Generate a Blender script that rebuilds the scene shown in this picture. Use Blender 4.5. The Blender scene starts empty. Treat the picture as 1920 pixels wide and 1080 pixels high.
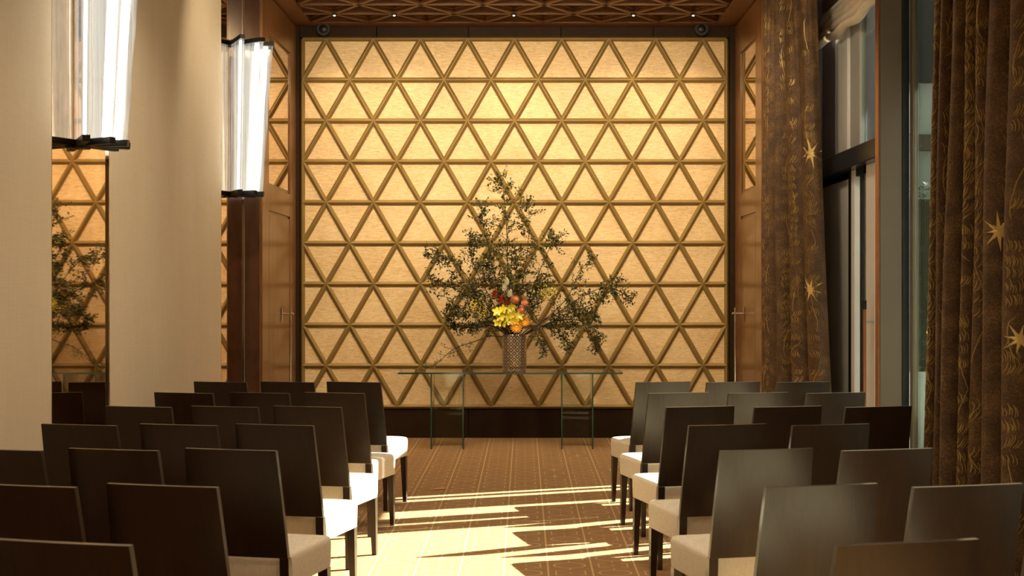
import bpy, bmesh, math, random
from mathutils import Vector, Matrix
random.seed(7)
SC = bpy.context.scene
COL = SC.collection
R = math.radians
F = 2300.0; CX = 982.0; CY = 544.0; EYE = 1.5      # focal length in pixels of the 1920 frame, vanishing point, eye height

# ---------------------------------------------------------------- camera, world, sun, exposure
cam = bpy.data.cameras.new('camera')
cam.sensor_width = 36.0; cam.lens = F*36/1920
cam.shift_x = (960-CX)/1920; cam.shift_y = -(540-CY)/1920
cam.clip_start = .05; cam.clip_end = 200
cam.dof.use_dof = True; cam.dof.focus_distance = 11.6; cam.dof.aperture_fstop = 7.0
camo = bpy.data.objects.new('camera', cam); COL.objects.link(camo)
camo.location = (0, 0, EYE); camo.rotation_euler = (R(90), 0, 0)
SC.camera = camo

SC.view_settings.view_transform = 'Standard'
SC.view_settings.look = 'None'
SC.view_settings.gamma = 1.0
SC.view_settings.exposure = 0.0
SC.view_settings.use_curve_mapping = False

W = bpy.data.worlds.new('sky'); SC.world = W; W.use_nodes = True
wn = W.node_tree; bg = wn.nodes['Background']
bg.inputs[0].default_value = (.93, .95, 1.0, 1); bg.inputs[1].default_value = 1.0

def look(o, d):
    o.rotation_euler = Vector(d).to_track_quat('-Z', 'Y').to_euler()
SUN_EL, SUN_AZ = R(31.7), R(19.0)
sl = bpy.data.lights.new('sun', 'SUN'); sl.energy = 36; sl.angle = R(.5); sl.color = (1, .94, .84)
so = bpy.data.objects.new('sun', sl); COL.objects.link(so)
sd = Vector((math.cos(SUN_AZ)*math.cos(SUN_EL), math.sin(SUN_AZ)*math.cos(SUN_EL), math.sin(SUN_EL)))
look(so, -sd); so.location = sd*20

def lamp(kind, loc, d, power, color, size=.1, spot=None, blend=.6, sy=None):
    l = bpy.data.lights.new('lamp', kind); l.energy = power; l.color = color
    if kind == 'AREA':
        l.size = size; l.spread = R(120)
        if sy: l.shape = 'RECTANGLE'; l.size_y = sy
    else: l.shadow_soft_size = size
    if spot: l.spot_size = R(spot); l.spot_blend = blend
    o = bpy.data.objects.new('lamp', l); COL.objects.link(o); o.location = loc; look(o, d)
    return o
WARM = (1, .78, .50)
WARM2 = (1, .80, .56)
# wall washers on the ceiling in front of the lattice wall, room downlights behind them
for x in (-1.6, -.85, -.1, .65, 1.4):
    lamp('AREA', (x, 10.3, 4.12), (0, 2.1, -2.3), 12, WARM, .25)
for x in (-1.6, -.1, 1.4):
    lamp('AREA', (x, 8.6, 4.12), (0, 3.9, -2.9), 25, WARM, .3)
for (x, y) in ((-1.2, 1.0), (1.2, 1.0), (-1.2, 4.2), (1.0, 4.2), (-1.2, 7.2), (1.0, 7.2)):
    lamp('AREA', (x, y, 4.12), (0, 0, -1), 21, WARM2, .4)

# ---------------------------------------------------------------- node helper
class NT:
    def __init__(s, name):
        s.m = bpy.data.materials.new(name); s.m.use_nodes = True
        s.t = s.m.node_tree; s.n = s.t.nodes; s.n.clear()
        s.out = s.n.new('ShaderNodeOutputMaterial')
    def link(s, a, b): s.t.links.new(a, b)
    def put(s, inp, v):
        if isinstance(v, E): v = v.o
        if isinstance(v, bpy.types.NodeSocket): s.link(v, inp)
        else:
            if isinstance(v, tuple) and len(v) == 3 and inp.type == 'RGBA': v = (*v, 1)
            inp.default_value = v
    def math(s, op, a, b=None, c=None):
        n = s.n.new('ShaderNodeMath'); n.operation = op
        s.put(n.inputs[0], a)
        if b is not None: s.put(n.inputs[1], b)
        if c is not None: s.put(n.inputs[2], c)
        return E(s, n.outputs[0])
    def pos(s):
        g = s.n.new('ShaderNodeNewGeometry'); return g.outputs['Position']
    def obj(s):
        g = s.n.new('ShaderNodeTexCoord'); return g.outputs['Object']
    def uv(s):
        g = s.n.new('ShaderNodeTexCoord'); return g.outputs['UV']
    def sep(s, v):
        n = s.n.new('ShaderNodeSeparateXYZ'); s.link(v, n.inputs[0]); return [E(s, o) for o in n.outputs]
    def mapv(s, v, sc, loc=(0,0,0)):
        n = s.n.new('ShaderNodeMapping'); s.link(v, n.inputs[0]); n.inputs['Scale'].default_value = sc; n.inputs['Location'].default_value = loc
        return n.outputs[0]
    def noise(s, v, scale, detail=3, rough=.55, dist=0):
        n = s.n.new('ShaderNodeTexNoise'); s.link(v, n.inputs['Vector']); n.inputs['Scale'].default_value = scale
        n.inputs['Detail'].default_value = detail; n.inputs['Roughness'].default_value = rough; n.inputs['Distortion'].default_value = dist
        return E(s, n.outputs[0])
    def ramp(s, f, stops):
        n = s.n.new('ShaderNodeValToRGB'); s.put(n.inputs[0], f); r = n.color_ramp
        while len(r.elements) < len(stops): r.elements.new(.5)
        for e, (p, c) in zip(r.elements, stops): e.position = p; e.color = (*c, 1)
        return n.outputs[0]
    def mix(s, f, a, b):
        n = s.n.new('ShaderNodeMix'); n.data_type = 'RGBA'
        s.put(n.inputs[0], f); s.put(n.inputs[6], a); s.put(n.inputs[7], b); return n.outputs[2]
    def bump(s, h, strength=.3, dist=.01):
        n = s.n.new('ShaderNodeBump'); s.put(n.inputs['Height'], h); n.inputs['Strength'].default_value = strength; n.inputs['Distance'].default_value = dist
        return n.outputs[0]
    def bsdf(s, col, rough=.5, metal=0, normal=None, **kw):
        b = s.n.new('ShaderNodeBsdfPrincipled'); s.put(b.inputs['Base Color'], col); s.put(b.inputs['Roughness'], rough)
        s.put(b.inputs['Metallic'], metal)
        if normal is not None: s.link(normal, b.inputs['Normal'])
        for k, v in kw.items(): s.put(b.inputs[k.replace('_', ' ')], v)
        s.link(b.outputs[0], s.out.inputs[0]); return b
class E:
    def __init__(s, nt, o): s.nt = nt; s.o = o
    def __add__(s, b): return s.nt.math('ADD', s, b)
    def __sub__(s, b): return s.nt.math('SUBTRACT', s, b)
    def __mul__(s, b): return s.nt.math('MULTIPLY', s, b)
    def __truediv__(s, b): return s.nt.math('DIVIDE', s, b)
    def abs(s): return s.nt.math('ABSOLUTE', s)
    def frac(s): return s.nt.math('FRACT', s)
    def floor(s): return s.nt.math('FLOOR', s)
    def lt(s, b): return s.nt.math('LESS_THAN', s, b)
    def gt(s, b): return s.nt.math('GREATER_THAN', s, b)
    def sqrt(s): return s.nt.math('SQRT', s)
    def max(s, b): return s.nt.math('MAXIMUM', s, b)

def plain(name, col, rough=.5, metal=0, var=.12, scale=12, bump=0, **kw):
    t = NT(name); p = t.obj(); n = t.noise(p, scale, 4)
    lo = tuple(c*(1-var) for c in col); hi = tuple(min(1, c*(1+var)) for c in col)
    c = t.ramp(n, [(.3, lo), (.7, hi)])
    t.bsdf(c, rough, metal, t.bump(t.noise(p, scale*6, 3), bump) if bump else None, **kw)
    return t.m

def wood(name, c1, c2, rough, axis='z', scale=1.0, coat=.3, fig=0.0, world=False, spec=.5, stint=(1, 1, 1, 1)):
    t = NT(name); p = t.pos() if world else t.obj()
    s = {'z': (14, 14, .9), 'x': (.9, 14, 14), 'y': (14, .9, 14)}[axis]
    v = t.mapv(p, tuple(k*scale for k in s))
    a = t.noise(v, 1.3, 6, .62, 1.2); b = t.noise(v, 7, 3, .6); big = t.noise(t.mapv(p, (2.2, 2.2, 1.1)), 2.2, 4, .6, 1.5)
    f = a*.6 + b*.22 + big*(.18+fig)
    c = t.ramp(f, [(.36, c1), (.66+fig*.4, c2)])
    t.bsdf(c, rough, 0, t.bump(b, .06, .004), Coat_Weight=coat, Coat_Roughness=.12, Specular_IOR_Level=spec, Specular_Tint=stint)
    return t.m

M = {}
M['espresso'] = wood('espresso_wood', (.007, .0035, .002), (.026, .012, .007), .30, coat=.0, spec=.5, stint=(1, .86, .74, 1))
M['espresso_edge'] = wood('espresso_edge', (.035, .024, .014), (.075, .052, .032), .35, coat=.4)
M['door_wood'] = wood('door_wood', (.085, .034, .011), (.24, .105, .034), .30, coat=.15, fig=.12, world=True)
M['burl'] = wood('burl_wood', (.022, .009, .005), (.085, .038, .020), .25, scale=.6, coat=.3, fig=.5, world=True)
M['ceil_wood'] = wood('ceiling_wood', (.13, .052, .017), (.22, .092, .032), .5, axis='x', coat=.1, world=True)
M['dark_bronze'] = plain('dark_bronze_panel', (.030, .016, .008), .6, .1, Specular_IOR_Level=.12)
M['joint'] = plain('dark_joint', (.008, .006, .005), .6)
M['rib'] = plain('gold_rib', (.26, .17, .050), .45, .25, .1, 5)
M['chrome'] = plain('chrome', (.8, .78, .74), .12, 1, .03)
M['steel'] = plain('brushed_steel', (.42, .43, .42), .3, .85, .08, 3)
M['copper'] = plain('copper', (.40, .17, .08), .3, .7)
M['black'] = plain('black_metal', (.012, .011, .010), .4, .3)
M['rubber'] = plain('black_plastic', (.01, .01, .01), .6)
M['post'] = plain('olive_grey_frame', (.17, .14, .095), .45, .1, .05, 2)
M['darkframe'] = plain('dark_grey_frame', (.03, .035, .045), .4, .3)
M['cladlight'] = plain('pale_grey_cladding', (.75, .76, .75), .5, 0, .04, 2)
M['cladmid'] = plain('mid_grey_cladding', (.40, .41, .40), .5, 0, .05, 2)
M['clad'] = plain('mauve_grey_cladding', (.34, .30, .31), .5, 0, .05, 2)
M['beam'] = plain('blue_black_beam', (.05, .06, .085), .22, .5, .1, 2)
M['shade'] = plain('white_shade_cloth', (.80, .74, .62), .8, 0, .04, 6, .1)
M['ext_green'] = plain('pale_green_render', (.72, .82, .70), .8, 0, .06, 2)
M['ext_dark'] = plain('dark_soffit', (.06, .07, .065), .7)
M['terrace'] = plain('terrace_stone', (.62, .60, .55), .8, 0, .1, 3)
M['hedge'] = plain('hedge_leaf', (.06, .12, .035), .5, 0, .6, 9)
M['hedge_core'] = plain('hedge_twigs', (.02, .03, .012), .9)
M['plaster'] = plain('warm_plaster', (.62, .52, .38), .8, 0, .03, 2)

def m_fabricwall():
    t = NT('beige_fabric_wall'); p = t.pos()
    x, y, z = t.sep(p)
    n = t.noise(t.mapv(p, (6, 6, 260)), 1, 3); n2 = t.noise(t.mapv(p, (160, 160, 6)), 1, 3); b = t.noise(t.mapv(p, (3, 3, .7)), 1, 3)
    c = t.ramp(n*.35+n2*.35+b*.3, [(.3, (.68, .58, .43)), (.7, (.82, .72, .56))])
    t.bsdf(c, .75, 0, t.bump(n+n2, .15, .002)); return t.m
M['fabric_wall'] = m_fabricwall()

def m_silk():
    t = NT('gold_grasscloth'); p = t.pos()
    a = t.noise(t.mapv(p, (9, 9, 210)), 1, 5, .7, .4); b = t.noise(t.mapv(p, (26, 26, 90)), 1, 3, .6, .6); c3 = t.noise(t.mapv(p, (1.2, 1, 1.4)), 1.5, 2)
    f = a*.55+b*.3+c3*.15
    c = t.ramp(f, [(.36, (.50, .30, .11)), (.5, (.72, .52, .27)), (.63, (.88, .72, .45))])
    t.bsdf(c, .5, 0, t.bump(a, .35, .004), Sheen_Weight=.2); return t.m
M['silk'] = m_silk()

def m_linen(name, c1, c2):
    t = NT(name); p = t.obj()
    a = t.noise(t.mapv(p, (30, 30, 500)), 1, 3); b = t.noise(t.mapv(p, (500, 500, 30)), 1, 3)
    f = a*.5+b*.5
    t.bsdf(t.ramp(f, [(.35, c1), (.65, c2)]), .85, 0, t.bump(f, .3, .002), Sheen_Weight=.15); return t.m
M['linen'] = m_linen('cream_linen', (.60, .52, .40), (.78, .71, .58))

def m_velvet():
    t = NT('brown_velvet'); p = t.obj(); u = t.uv()
    a = t.noise(t.mapv(u, (7, 7, 1)), 1, 6, .7); b = t.noise(t.mapv(u, (90, 90, 1)), 1, 4, .7); g = t.noise(t.mapv(u, (420, 420, 1)), 1, 2)
    f = a*.5+b*.5
    c = t.ramp(f, [(.36, (.030, .012, .004)), (.50, (.080, .038, .012)), (.62, (.19, .105, .036))])
    gl = g.gt(.70)
    c = t.mix(gl*.35, c, (.45, .32, .14))
    t.bsdf(c, .7, 0, t.bump(b, .25, .004), Sheen_Weight=.15, Sheen_Roughness=.4, Sheen_Tint=(.8,.55,.3,1)); return t.m
M['velvet'] = m_velvet()
M['gold_thread'] = plain('gold_thread', (.36, .24, .07), .4, .3, .2, 30)
M['gold_star'] = plain('gold_star', (.78, .58, .22), .35, .4, .1, 30)

def m_shade():
    t = NT('translucent_shade'); p = t.obj(); n = t.noise(p, 8, 3); c = t.ramp(n, [(.3, (.76, .66, .52)), (.7, (.86, .78, .66))])
    a = t.n.new('ShaderNodeBsdfDiffuse'); b = t.n.new('ShaderNodeBsdfTranslucent'); m = t.n.new('ShaderNodeMixShader'); m.inputs[0].default_value = .22
    t.link(c, a.inputs[0]); t.link(c, b.inputs[0]); t.link(a.outputs[0], m.inputs[1]); t.link(b.outputs[0], m.inputs[2]); t.link(m.outputs[0], t.out.inputs[0]); return t.m
M['shade'] = m_shade()
def m_mirror():
    t = NT('bronze_mirror'); p = t.pos(); n = t.noise(t.mapv(p, (1, 1, 1)), 3, 5, .65)
    t.bsdf(t.ramp(n, [(.3, (.62, .47, .33)), (.7, (.80, .64, .48))]), .02, 1); return t.m
M['mirror'] = m_mirror()

def m_glass(name, tint=(.93, .97, .94), fr=1.45, base=.03):
    t = NT(name)
    tr = t.n.new('ShaderNodeBsdfTransparent'); t.put(tr.inputs[0], tint)
    gl = t.n.new('ShaderNodeBsdfGlossy'); gl.inputs['Roughness'].default_value = .02
    fn = t.n.new('ShaderNodeFresnel'); fn.inputs[0].default_value = fr
    mx = t.n.new('ShaderNodeMixShader'); t.link((E(t, fn.outputs[0])*.8+base).o, mx.inputs[0]); t.link(tr.outputs[0], mx.inputs[1]); t.link(gl.outputs[0], mx.inputs[2])
    t.link(mx.outputs[0], t.out.inputs[0]); return t.m
M['glass'] = m_glass('clear_glass', (.95, .98, .95), 1.3, .005)
M['winglass'] = m_glass('green_tinted_glass', (.92, .98, .93), 1.28, .005)
M['glass_edge'] = plain('green_glass_edge', (.02, .06, .035), .1, 0, .1, 4)

def m_emit(name, col, st):
    t = NT(name); e = t.n.new('ShaderNodeEmission'); t.put(e.inputs[0], col); e.inputs[1].default_value = st
    t.link(e.outputs[0], t.out.inputs[0]); return t.m
M['lampglow'] = m_emit('lamp_glow', (1, .90, .74), 7.5)
M['spotglow'] = m_emit('downlight_glow', (1, .85, .6), 9)
def m_lampglass():
    t = NT('lamp_crystal'); p = t.obj(); x, y, z = t.sep(p)
    n = t.noise(t.mapv(p, (70, 70, 1.2)), 1, 3, .6)
    tr = t.n.new('ShaderNodeBsdfTransparent'); t.put(tr.inputs[0], (.95, .95, .93))
    em = t.n.new('ShaderNodeEmission'); t.put(em.inputs[0], (1, .93, .82)); em.inputs[1].default_value = 1.0
    gl = t.n.new('ShaderNodeBsdfGlossy'); gl.inputs['Roughness'].default_value = .08
    m1 = t.n.new('ShaderNodeMixShader'); t.put(m1.inputs[0], .35); t.link(em.outputs[0], m1.inputs[1]); t.link(gl.outputs[0], m1.inputs[2])
    m2 = t.n.new('ShaderNodeMixShader'); r = t.ramp(n, [(.42, (.06, .06, .06)), (.62, (.55, .55, .55))])
    t.link(r, m2.inputs[0]); t.link(tr.outputs[0], m2.inputs[1]); t.link(m1.outputs[0], m2.inputs[2])
    t.link(m2.outputs[0], t.out.inputs[0]); return t.m
M['lampglass'] = m_lampglass()

def m_carpet():
    t = NT('patterned_carpet'); p = t.pos(); X, Y, Z = t.sep(p)
    cx = (X-.131)/.237; k = cx.floor(); u = (cx-k-.5)*.237
    par = (k*.5).frac()*2
    cy = (Y-.295-par*.1775)/.355 + .5; kk = cy.floor(); v = (cy-kk-.5)*.355
    va = v.abs(); w = (va-.1775).abs()
    ring = ((((u/.085)*(u/.085) + (v/.062)*(v/.062)).sqrt()-1).abs()).lt(.055)
    wn_ = t.n.new('ShaderNodeTexWhiteNoise'); cb = t.n.new('ShaderNodeCombineXYZ'); t.link(k.o, cb.inputs[0]); t.link(kk.o, cb.inputs[1]); t.link(cb.outputs[0], wn_.inputs['Vector'])
    h = E(t, wn_.outputs['Value']).gt(.93)
    ua = u.abs()
    cross = ((ua*va).lt(.00014))*ua.lt(.062)*va.lt(.055)
    motif = ring*(h*-1+1) + cross*h
    brk = ((ua-.078).abs()).lt(.0035)*w.lt(.047)
    cap = ((w-.047).abs()).lt(.003)*((ua-.062).abs()).lt(.019)
    dash = ua.lt(.0045)*((va-.092).abs()).lt(.014)
    dot = ua.lt(.007)*w.lt(.006)
    pat = motif.max(brk).max(cap).max(dash).max(dot)
    line = (u.abs()-.1185).abs().lt(.0045)
    wv = t.noise(t.mapv(p, (40, 420, 1)), 1, 3, .7); fl = t.noise(t.mapv(p, (6, 30, 1)), 1, 4, .7)
    base = t.ramp(wv*.5+fl*.5, [(.35, (.175, .078, .026)), (.65, (.35, .178, .066))])
    c = t.mix(pat*.8, base, (.60, .42, .17))
    c = t.mix(line*.8, c, (.62, .44, .19))
    t.bsdf(c, .9, 0, t.bump(wv+pat*.4, .35, .004), Sheen_Weight=.3, Sheen_Roughness=.5, Sheen_Tint=(1, .85, .62, 1), Specular_IOR_Level=.2); return t.m
M['carpet'] = m_carpet()

def m_vase():
    t = NT('embossed_mercury_glass'); p = t.obj(); u = t.uv(); U, V, _ = t.sep(u)
    a = (U*12); b = (V*6)
    # interlocking diagonal fret: diamond distance bands
    d = ((a.frac()-.5).abs() + (b.frac()-.5).abs())*3.0
    band = (d*.8).frac().lt(.45)
    c = t.mix(band, (.16, .09, .06), (.62, .52, .36))
    t.bsdf(c, .28, .75, t.bump(band, .8, .006)); return t.m
M['vase'] = m_vase()
M['branch'] = plain('branch_bark', (.05, .03, .015), .7)
M['leafd'] = plain('dark_leaf', (.045, .05, .012), .5, 0, .7, 25)
M['leafo'] = plain('olive_leaf', (.11, .10, .02), .5, 0, .7, 25)
M['leafy'] = plain('yellow_green_leaf', (.24, .20, .03), .5, 0, .5, 25)
M['yellow'] = plain('yellow_petal', (.88, .78, .06), .5, 0, .12, 30)
M['orange'] = plain('orange_petal', (.90, .42, .04), .5, 0, .15, 30)
M['coral'] = plain('coral_petal', (.72, .26, .12), .6, 0, .25, 40)
M['red'] = plain('red_petal', (.55, .05, .015), .5, 0, .3, 40)
M['white'] = plain('white_petal', (.92, .92, .72), .5, 0, .1, 40)

# ---------------------------------------------------------------- mesh helpers
def add_obj(name, me, parent=None, loc=None, rot=None):
    o = bpy.data.objects.new(name, me); COL.objects.link(o)
    if parent: o.parent = parent
    if loc: o.location = loc
    if rot: o.rotation_euler = rot
    return o
def mk(name, bm, mat, parent=None, loc=None, rot=None, smooth=False):
    me = bpy.data.meshes.new(name)
    bmesh.ops.recalc_face_normals(bm, faces=bm.faces[:])
    bm.to_mesh(me); bm.free()
    for m in (mat if isinstance(mat, list) else [mat]): me.materials.append(m)
    if smooth:
        me.polygons.foreach_set('use_smooth', [True]*len(me.polygons))
        if smooth != 'all':
            try: me.set_sharp_from_angle(angle=R(40))
            except Exception: pass
    return add_obj(name, me, parent, loc, rot)
def raw(name, vs, fs, mat, parent=None, smooth=False, uv=None, mi=None):
    me = bpy.data.meshes.new(name); me.from_pydata([tuple(v) for v in vs], [], fs)
    for m in (mat if isinstance(mat, list) else [mat]): me.materials.append(m)
    if smooth: me.polygons.foreach_set('use_smooth', [True]*len(me.polygons))
    if mi: me.polygons.foreach_set('material_index', mi)
    if uv:
        l = me.uv_layers.new(name='UVMap')
        for lp in me.loops: l.data[lp.index].uv = uv[lp.vertex_index]
    return add_obj(name, me, parent)
def box(bm, x0, x1, y0, y1, z0, z1, bev=0, seg=1):
    vs = [bm.verts.new((x, y, z)) for x in (x0, x1) for y in (y0, y1) for z in (z0, z1)]
    q = [(0,1,3,2),(4,6,7,5),(0,4,5,1),(2,3,7,6),(0,2,6,4),(1,5,7,3)]
    fs = [bm.faces.new([vs[i] for i in f]) for f in q]
    if bev:
        es = list({e for f in fs for e in f.edges})
        bmesh.ops.bevel(bm, geom=es, offset=bev, segments=seg, affect='EDGES', profile=.5)
def boxm(name, x0, x1, y0, y1, z0, z1, mat, parent=None, bev=0, seg=1, smooth=False):
    bm = bmesh.new(); box(bm, x0, x1, y0, y1, z0, z1, bev, seg); return mk(name, bm, mat, parent, smooth=smooth)
def cyl(bm, c, r0, r1, h, n=20, axis='z'):
    M4 = Matrix.Translation(c)
    if axis == 'x': M4 = M4 @ Matrix.Rotation(R(90), 4, 'Y')
    if axis == 'y': M4 = M4 @ Matrix.Rotation(R(-90), 4, 'X')
    bmesh.ops.create_cone(bm, cap_ends=True, segments=n, radius1=r0, radius2=r1, depth=h, matrix=M4)
def tube_vf(pts, rad, n=6, vs=None, fs=None):
    if vs is None: vs = []; fs = []
    b = len(vs)
    for i, p in enumerate(pts):
        p = Vector(p); d = Vector(pts[min(i+1, len(pts)-1)])-Vector(pts[max(i-1, 0)])
        d.normalize(); a = d.cross(Vector((0, 0, 1)))
        if a.length < .05: a = d.cross(Vector((0, 1, 0)))
        a.normalize(); c = a.cross(d)
        r = rad[i] if isinstance(rad, (list, tuple)) else rad
        for k in range(n):
            t = 2*math.pi*k/n; vs.append(p+(a*math.cos(t)+c*math.sin(t))*r)
    for i in range(len(pts)-1):
        for k in range(n):
            fs.append((b+i*n+k, b+i*n+(k+1) % n, b+(i+1)*n+(k+1) % n, b+(i+1)*n+k))
    fs.append(tuple(b+k for k in reversed(range(n)))); fs.append(tuple(b+(len(pts)-1)*n+k for k in range(n)))
    return vs, fs
def tag(o, label=None, cat=None, group=None, kind=None):
    if label: o['label'] = label
    if cat: o['category'] = cat
    if group: o['group'] = group
    if kind: o['kind'] = kind
    return o
def empty(name, loc, label=None, cat=None, group=None, rz=0):
    o = bpy.data.objects.new(name, None); COL.objects.link(o); o.location = loc; o.rotation_euler = (0, 0, rz)
    o.empty_display_size = .1
    return tag(o, label, cat, group)
def dup_tree(root, **kw):
    r = root.copy(); COL.objects.link(r)
    for ch in list(root.children):
        c = ch.copy(); COL.objects.link(c); c.parent = r
        for g in ch.children:
            d = g.copy(); COL.objects.link(d); d.parent = c
    for k, v in kw.items():
        if k == 'loc': r.location = v
        elif k == 'rz': r.rotation_euler = (0, 0, v)
        else: r[k] = v
    return r
def struct(o): o['kind'] = 'structure'; return o
def at(px, py, Y): return Vector(((px-CX)*Y/F, Y, EYE-(py-CY)*Y/F))

D = 12.45                # plane of the lattice wall
ZC = 4.175               # ceiling
XL, XR = -2.31, 2.145    # wooden side walls near the lattice wall
XM = -2.453              # mirror plane on the left
XP = -2.34               # face of the fabric piers
XW = 2.75                # window plane on the right

# ---------------------------------------------------------------- room shell
struct(boxm('floor', -2.8, 2.9, -3.2, 12.75, -.1, 0, M['carpet']))
struct(boxm('ceiling', -2.8, 2.9, -3.2, 12.75, ZC+.075, ZC+.2, M['ceil_wood']))
ceil = bpy.data.objects['ceiling']
wb = struct(boxm('wall_back', -2.8, 2.9, D+.05, D+.25, -.1, 4.4, M['dark_bronze']))
struct(boxm('wall_left', XM-.2, XM-.012, -3.2, 12.6, 0, ZC+.075, M['plaster']))
struct(boxm('wall_front', -2.8, 2.9, -3.4, -3.2, -.1, 4.4, M['plaster']))
# ceiling border and flat field nearer than the lattice
cb_ = boxm('ceiling_border', -2.6, -2.126, 9.3, 12.5, ZC, ZC+.075, M['ceil_wood'], ceil)
boxm('ceiling_border', 1.934, 2.85, 9.3, 12.5, ZC, ZC+.075, M['ceil_wood'], ceil)
boxm('ceiling_border', -2.126, 1.934, 12.28, 12.5, ZC, ZC+.075, M['ceil_wood'], ceil)
boxm('ceiling_field', -2.6, 2.85, -3.2, 9.3, ZC, ZC+.075, M['ceil_wood'], ceil)
# ceiling lattice
def ribbar(p, q, z0, mat, parent, w0=.018, w1=.046, h0=.035, h1=.075, name='ceiling_rib'):
    p = Vector(p); q = Vector(q); d = (q-p).normalized(); s = Vector((-d.y, d.x, 0))
    prof = [(-w0, 0), (w0, 0), (w0, h0), (w1, h0), (w1, h1), (-w1, h1), (-w1, h0), (-w0, h0)]
    vs = []
    for e in (p, q):
        for a, b in prof: vs.append((e.x+s.x*a, e.y+s.y*a, z0+b))
    n = 8
    fs = [(k, (k+1) % n, n+(k+1) % n, n+k) for k in range(n)] + [tuple(reversed(range(n))), tuple(range(n, 2*n))]
    return raw(name, vs, fs, mat, parent)
NR, PY, PX = 8, .385, .58
for r in range(NR):
    y0 = 12.28-PY*r; y1 = y0-PY
    ribbar((-2.126, y1, 0), (1.934, y1, 0), ZC, M['ceil_wood'], ceil, name='ceiling_rib')
    off0 = 0 if r % 2 == 0 else .5
    for k in range(8):
        xa = -2.126+PX*(k+off0)
        for s in (-.5, .5):
            xb = xa+PX*s
            if xa > 1.94 or xb < -2.13 or xb > 1.94: continue
            ribbar((xa, y0, 0), (xb, y1, 0), ZC, M['ceil_wood'], ceil)
# recessed downlights at five of the lattice nodes
names = ['leftmost', 'second from the left', 'middle', 'second from the right', 'rightmost']
for nm, k in zip(names, (0, 1, 3, 5, 6)):
    x = -2.126+PX*(k+.5)
    e = empty('downlight', (x, 11.895, ZC), 'small recessed ceiling downlight, %s of the five in the wooden lattice' % nm, 'ceiling light', 'downlights in the ceiling lattice')
    bm = bmesh.new(); cyl(bm, (0, 0, -.004), .032, .028, .014, 20); mk('trim_ring', bm, M['black'], e, smooth=True)
    bm = bmesh.new(); cyl(bm, (0, 0, -.0135), .010, .010, .006, 16); mk('lens', bm, M['spotglow'], e, smooth=True)
    lamp('SPOT', (x, 11.895, ZC-.03), (0, .35, -1), 28, WARM, .03, 80, .9)

# dark bronze bands above and below the lattice, with vertical joints
X0 = (568-CX)*D/F; PW = 88.2*D/F; ZT = 4.045; ZB = .32; PH = (ZT-ZB)/9; X1 = X0+9*PW
def band(z0, z1, xs, nm):
    for a, b in zip(xs[:-1], xs[1:]):
        boxm(nm, a+.003, b-.003, D+.005, D+.06, z0, z1, M['dark_bronze'], wb, bev=.002)
xs = [-2.31]+[(x-CX)*D/F for x in (706, 878, 1052, 1225)]+[2.145]
band(ZT+.02, ZC, xs, 'upper_panel'); band(0.0, ZB-.03, xs, 'lower_panel')
for (a, b) in ((XL, X0-.03), (X1+.03, XR)):
    boxm('side_panel', a, b, D-.03, D+.06, 0, ZC, M['dark_bronze'], wb, bev=.003)

# lattice wall: triangular cloth panels and bevelled gold battens, each one its own object
tri_mesh = {}
def tri(kind, x, z):
    if kind not in tri_mesh:
        w, h = PW, PH
        P = {'up': [(-w/2, 0), (w/2, 0), (0, h)], 'down': [(-w/2, h), (0, 0), (w/2, h)],
             'hl_up': [(0, 0), (w/2, 0), (0, h)], 'hr_up': [(-w/2, 0), (0, 0), (0, h)],
             'hl_down': [(0, h), (0, 0), (w/2, h)], 'hr_down': [(-w/2, h), (0, 0), (0, h)]}[kind]
        vs = [(a, 0, b) for a, b in P]+[(a, .03, b) for a, b in P]
        fs = [(0, 1, 2), (5, 4, 3), (0, 3, 4, 1), (1, 4, 5, 2), (2, 5, 3, 0)]
        me = bpy.data.meshes.new('cloth_panel'); me.from_pydata(vs, [], fs); me.materials.append(M['silk']); me.update()
        tri_mesh[kind] = me
    o = bpy.data.objects.new('cloth_panel', tri_mesh[kind]); COL.objects.link(o); o.location = (x, D+random.uniform(-.002, .002), z); o.parent = wb
for r in range(9):
    z0 = ZT-PH*(r+1)
    # even rows: apexes up at half integers; bottom nodes at integers
    for k in range(9):
        if r % 2 == 0: tri('up', X0+PW*(k+.5), z0)
        else: tri('down', X0+PW*(k+.5), z0)
    for k in range(10):
        kd = 'down' if r % 2 == 0 else 'up'
        if k == 0: kd = 'hl_'+kd
        elif k == 9: kd = 'hr_'+kd
        tri(kd, X0+PW*k, z0)
def batten(p, q, w=.026, h=.030, name='gold_batten'):
    p = Vector((p[0], 0, p[1])); q = Vector((q[0], 0, q[1])); d = (q-p).normalized(); s = Vector((-d.z, 0, d.x))
    prof = [(-w, .004), (-w, -.010), (-.003, -h), (.003, -h), (w, -.010), (w, .004)]
    vs = []
    for e in (p, q):
        for a, b in prof: vs.append((e.x+s.x*a, D+b, e.z+s.z*a))
    n = len(prof)
    fs = [(k, (k+1) % n, n+(k+1) % n, n+k) for k in range(n)]+[tuple(reversed(range(n))), tuple(range(n, 2*n))]
    return raw(name, vs, fs, M['rib'], wb)
for r in range(1, 9): batten((X0, ZT-PH*r), (X1, ZT-PH*r))
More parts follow.
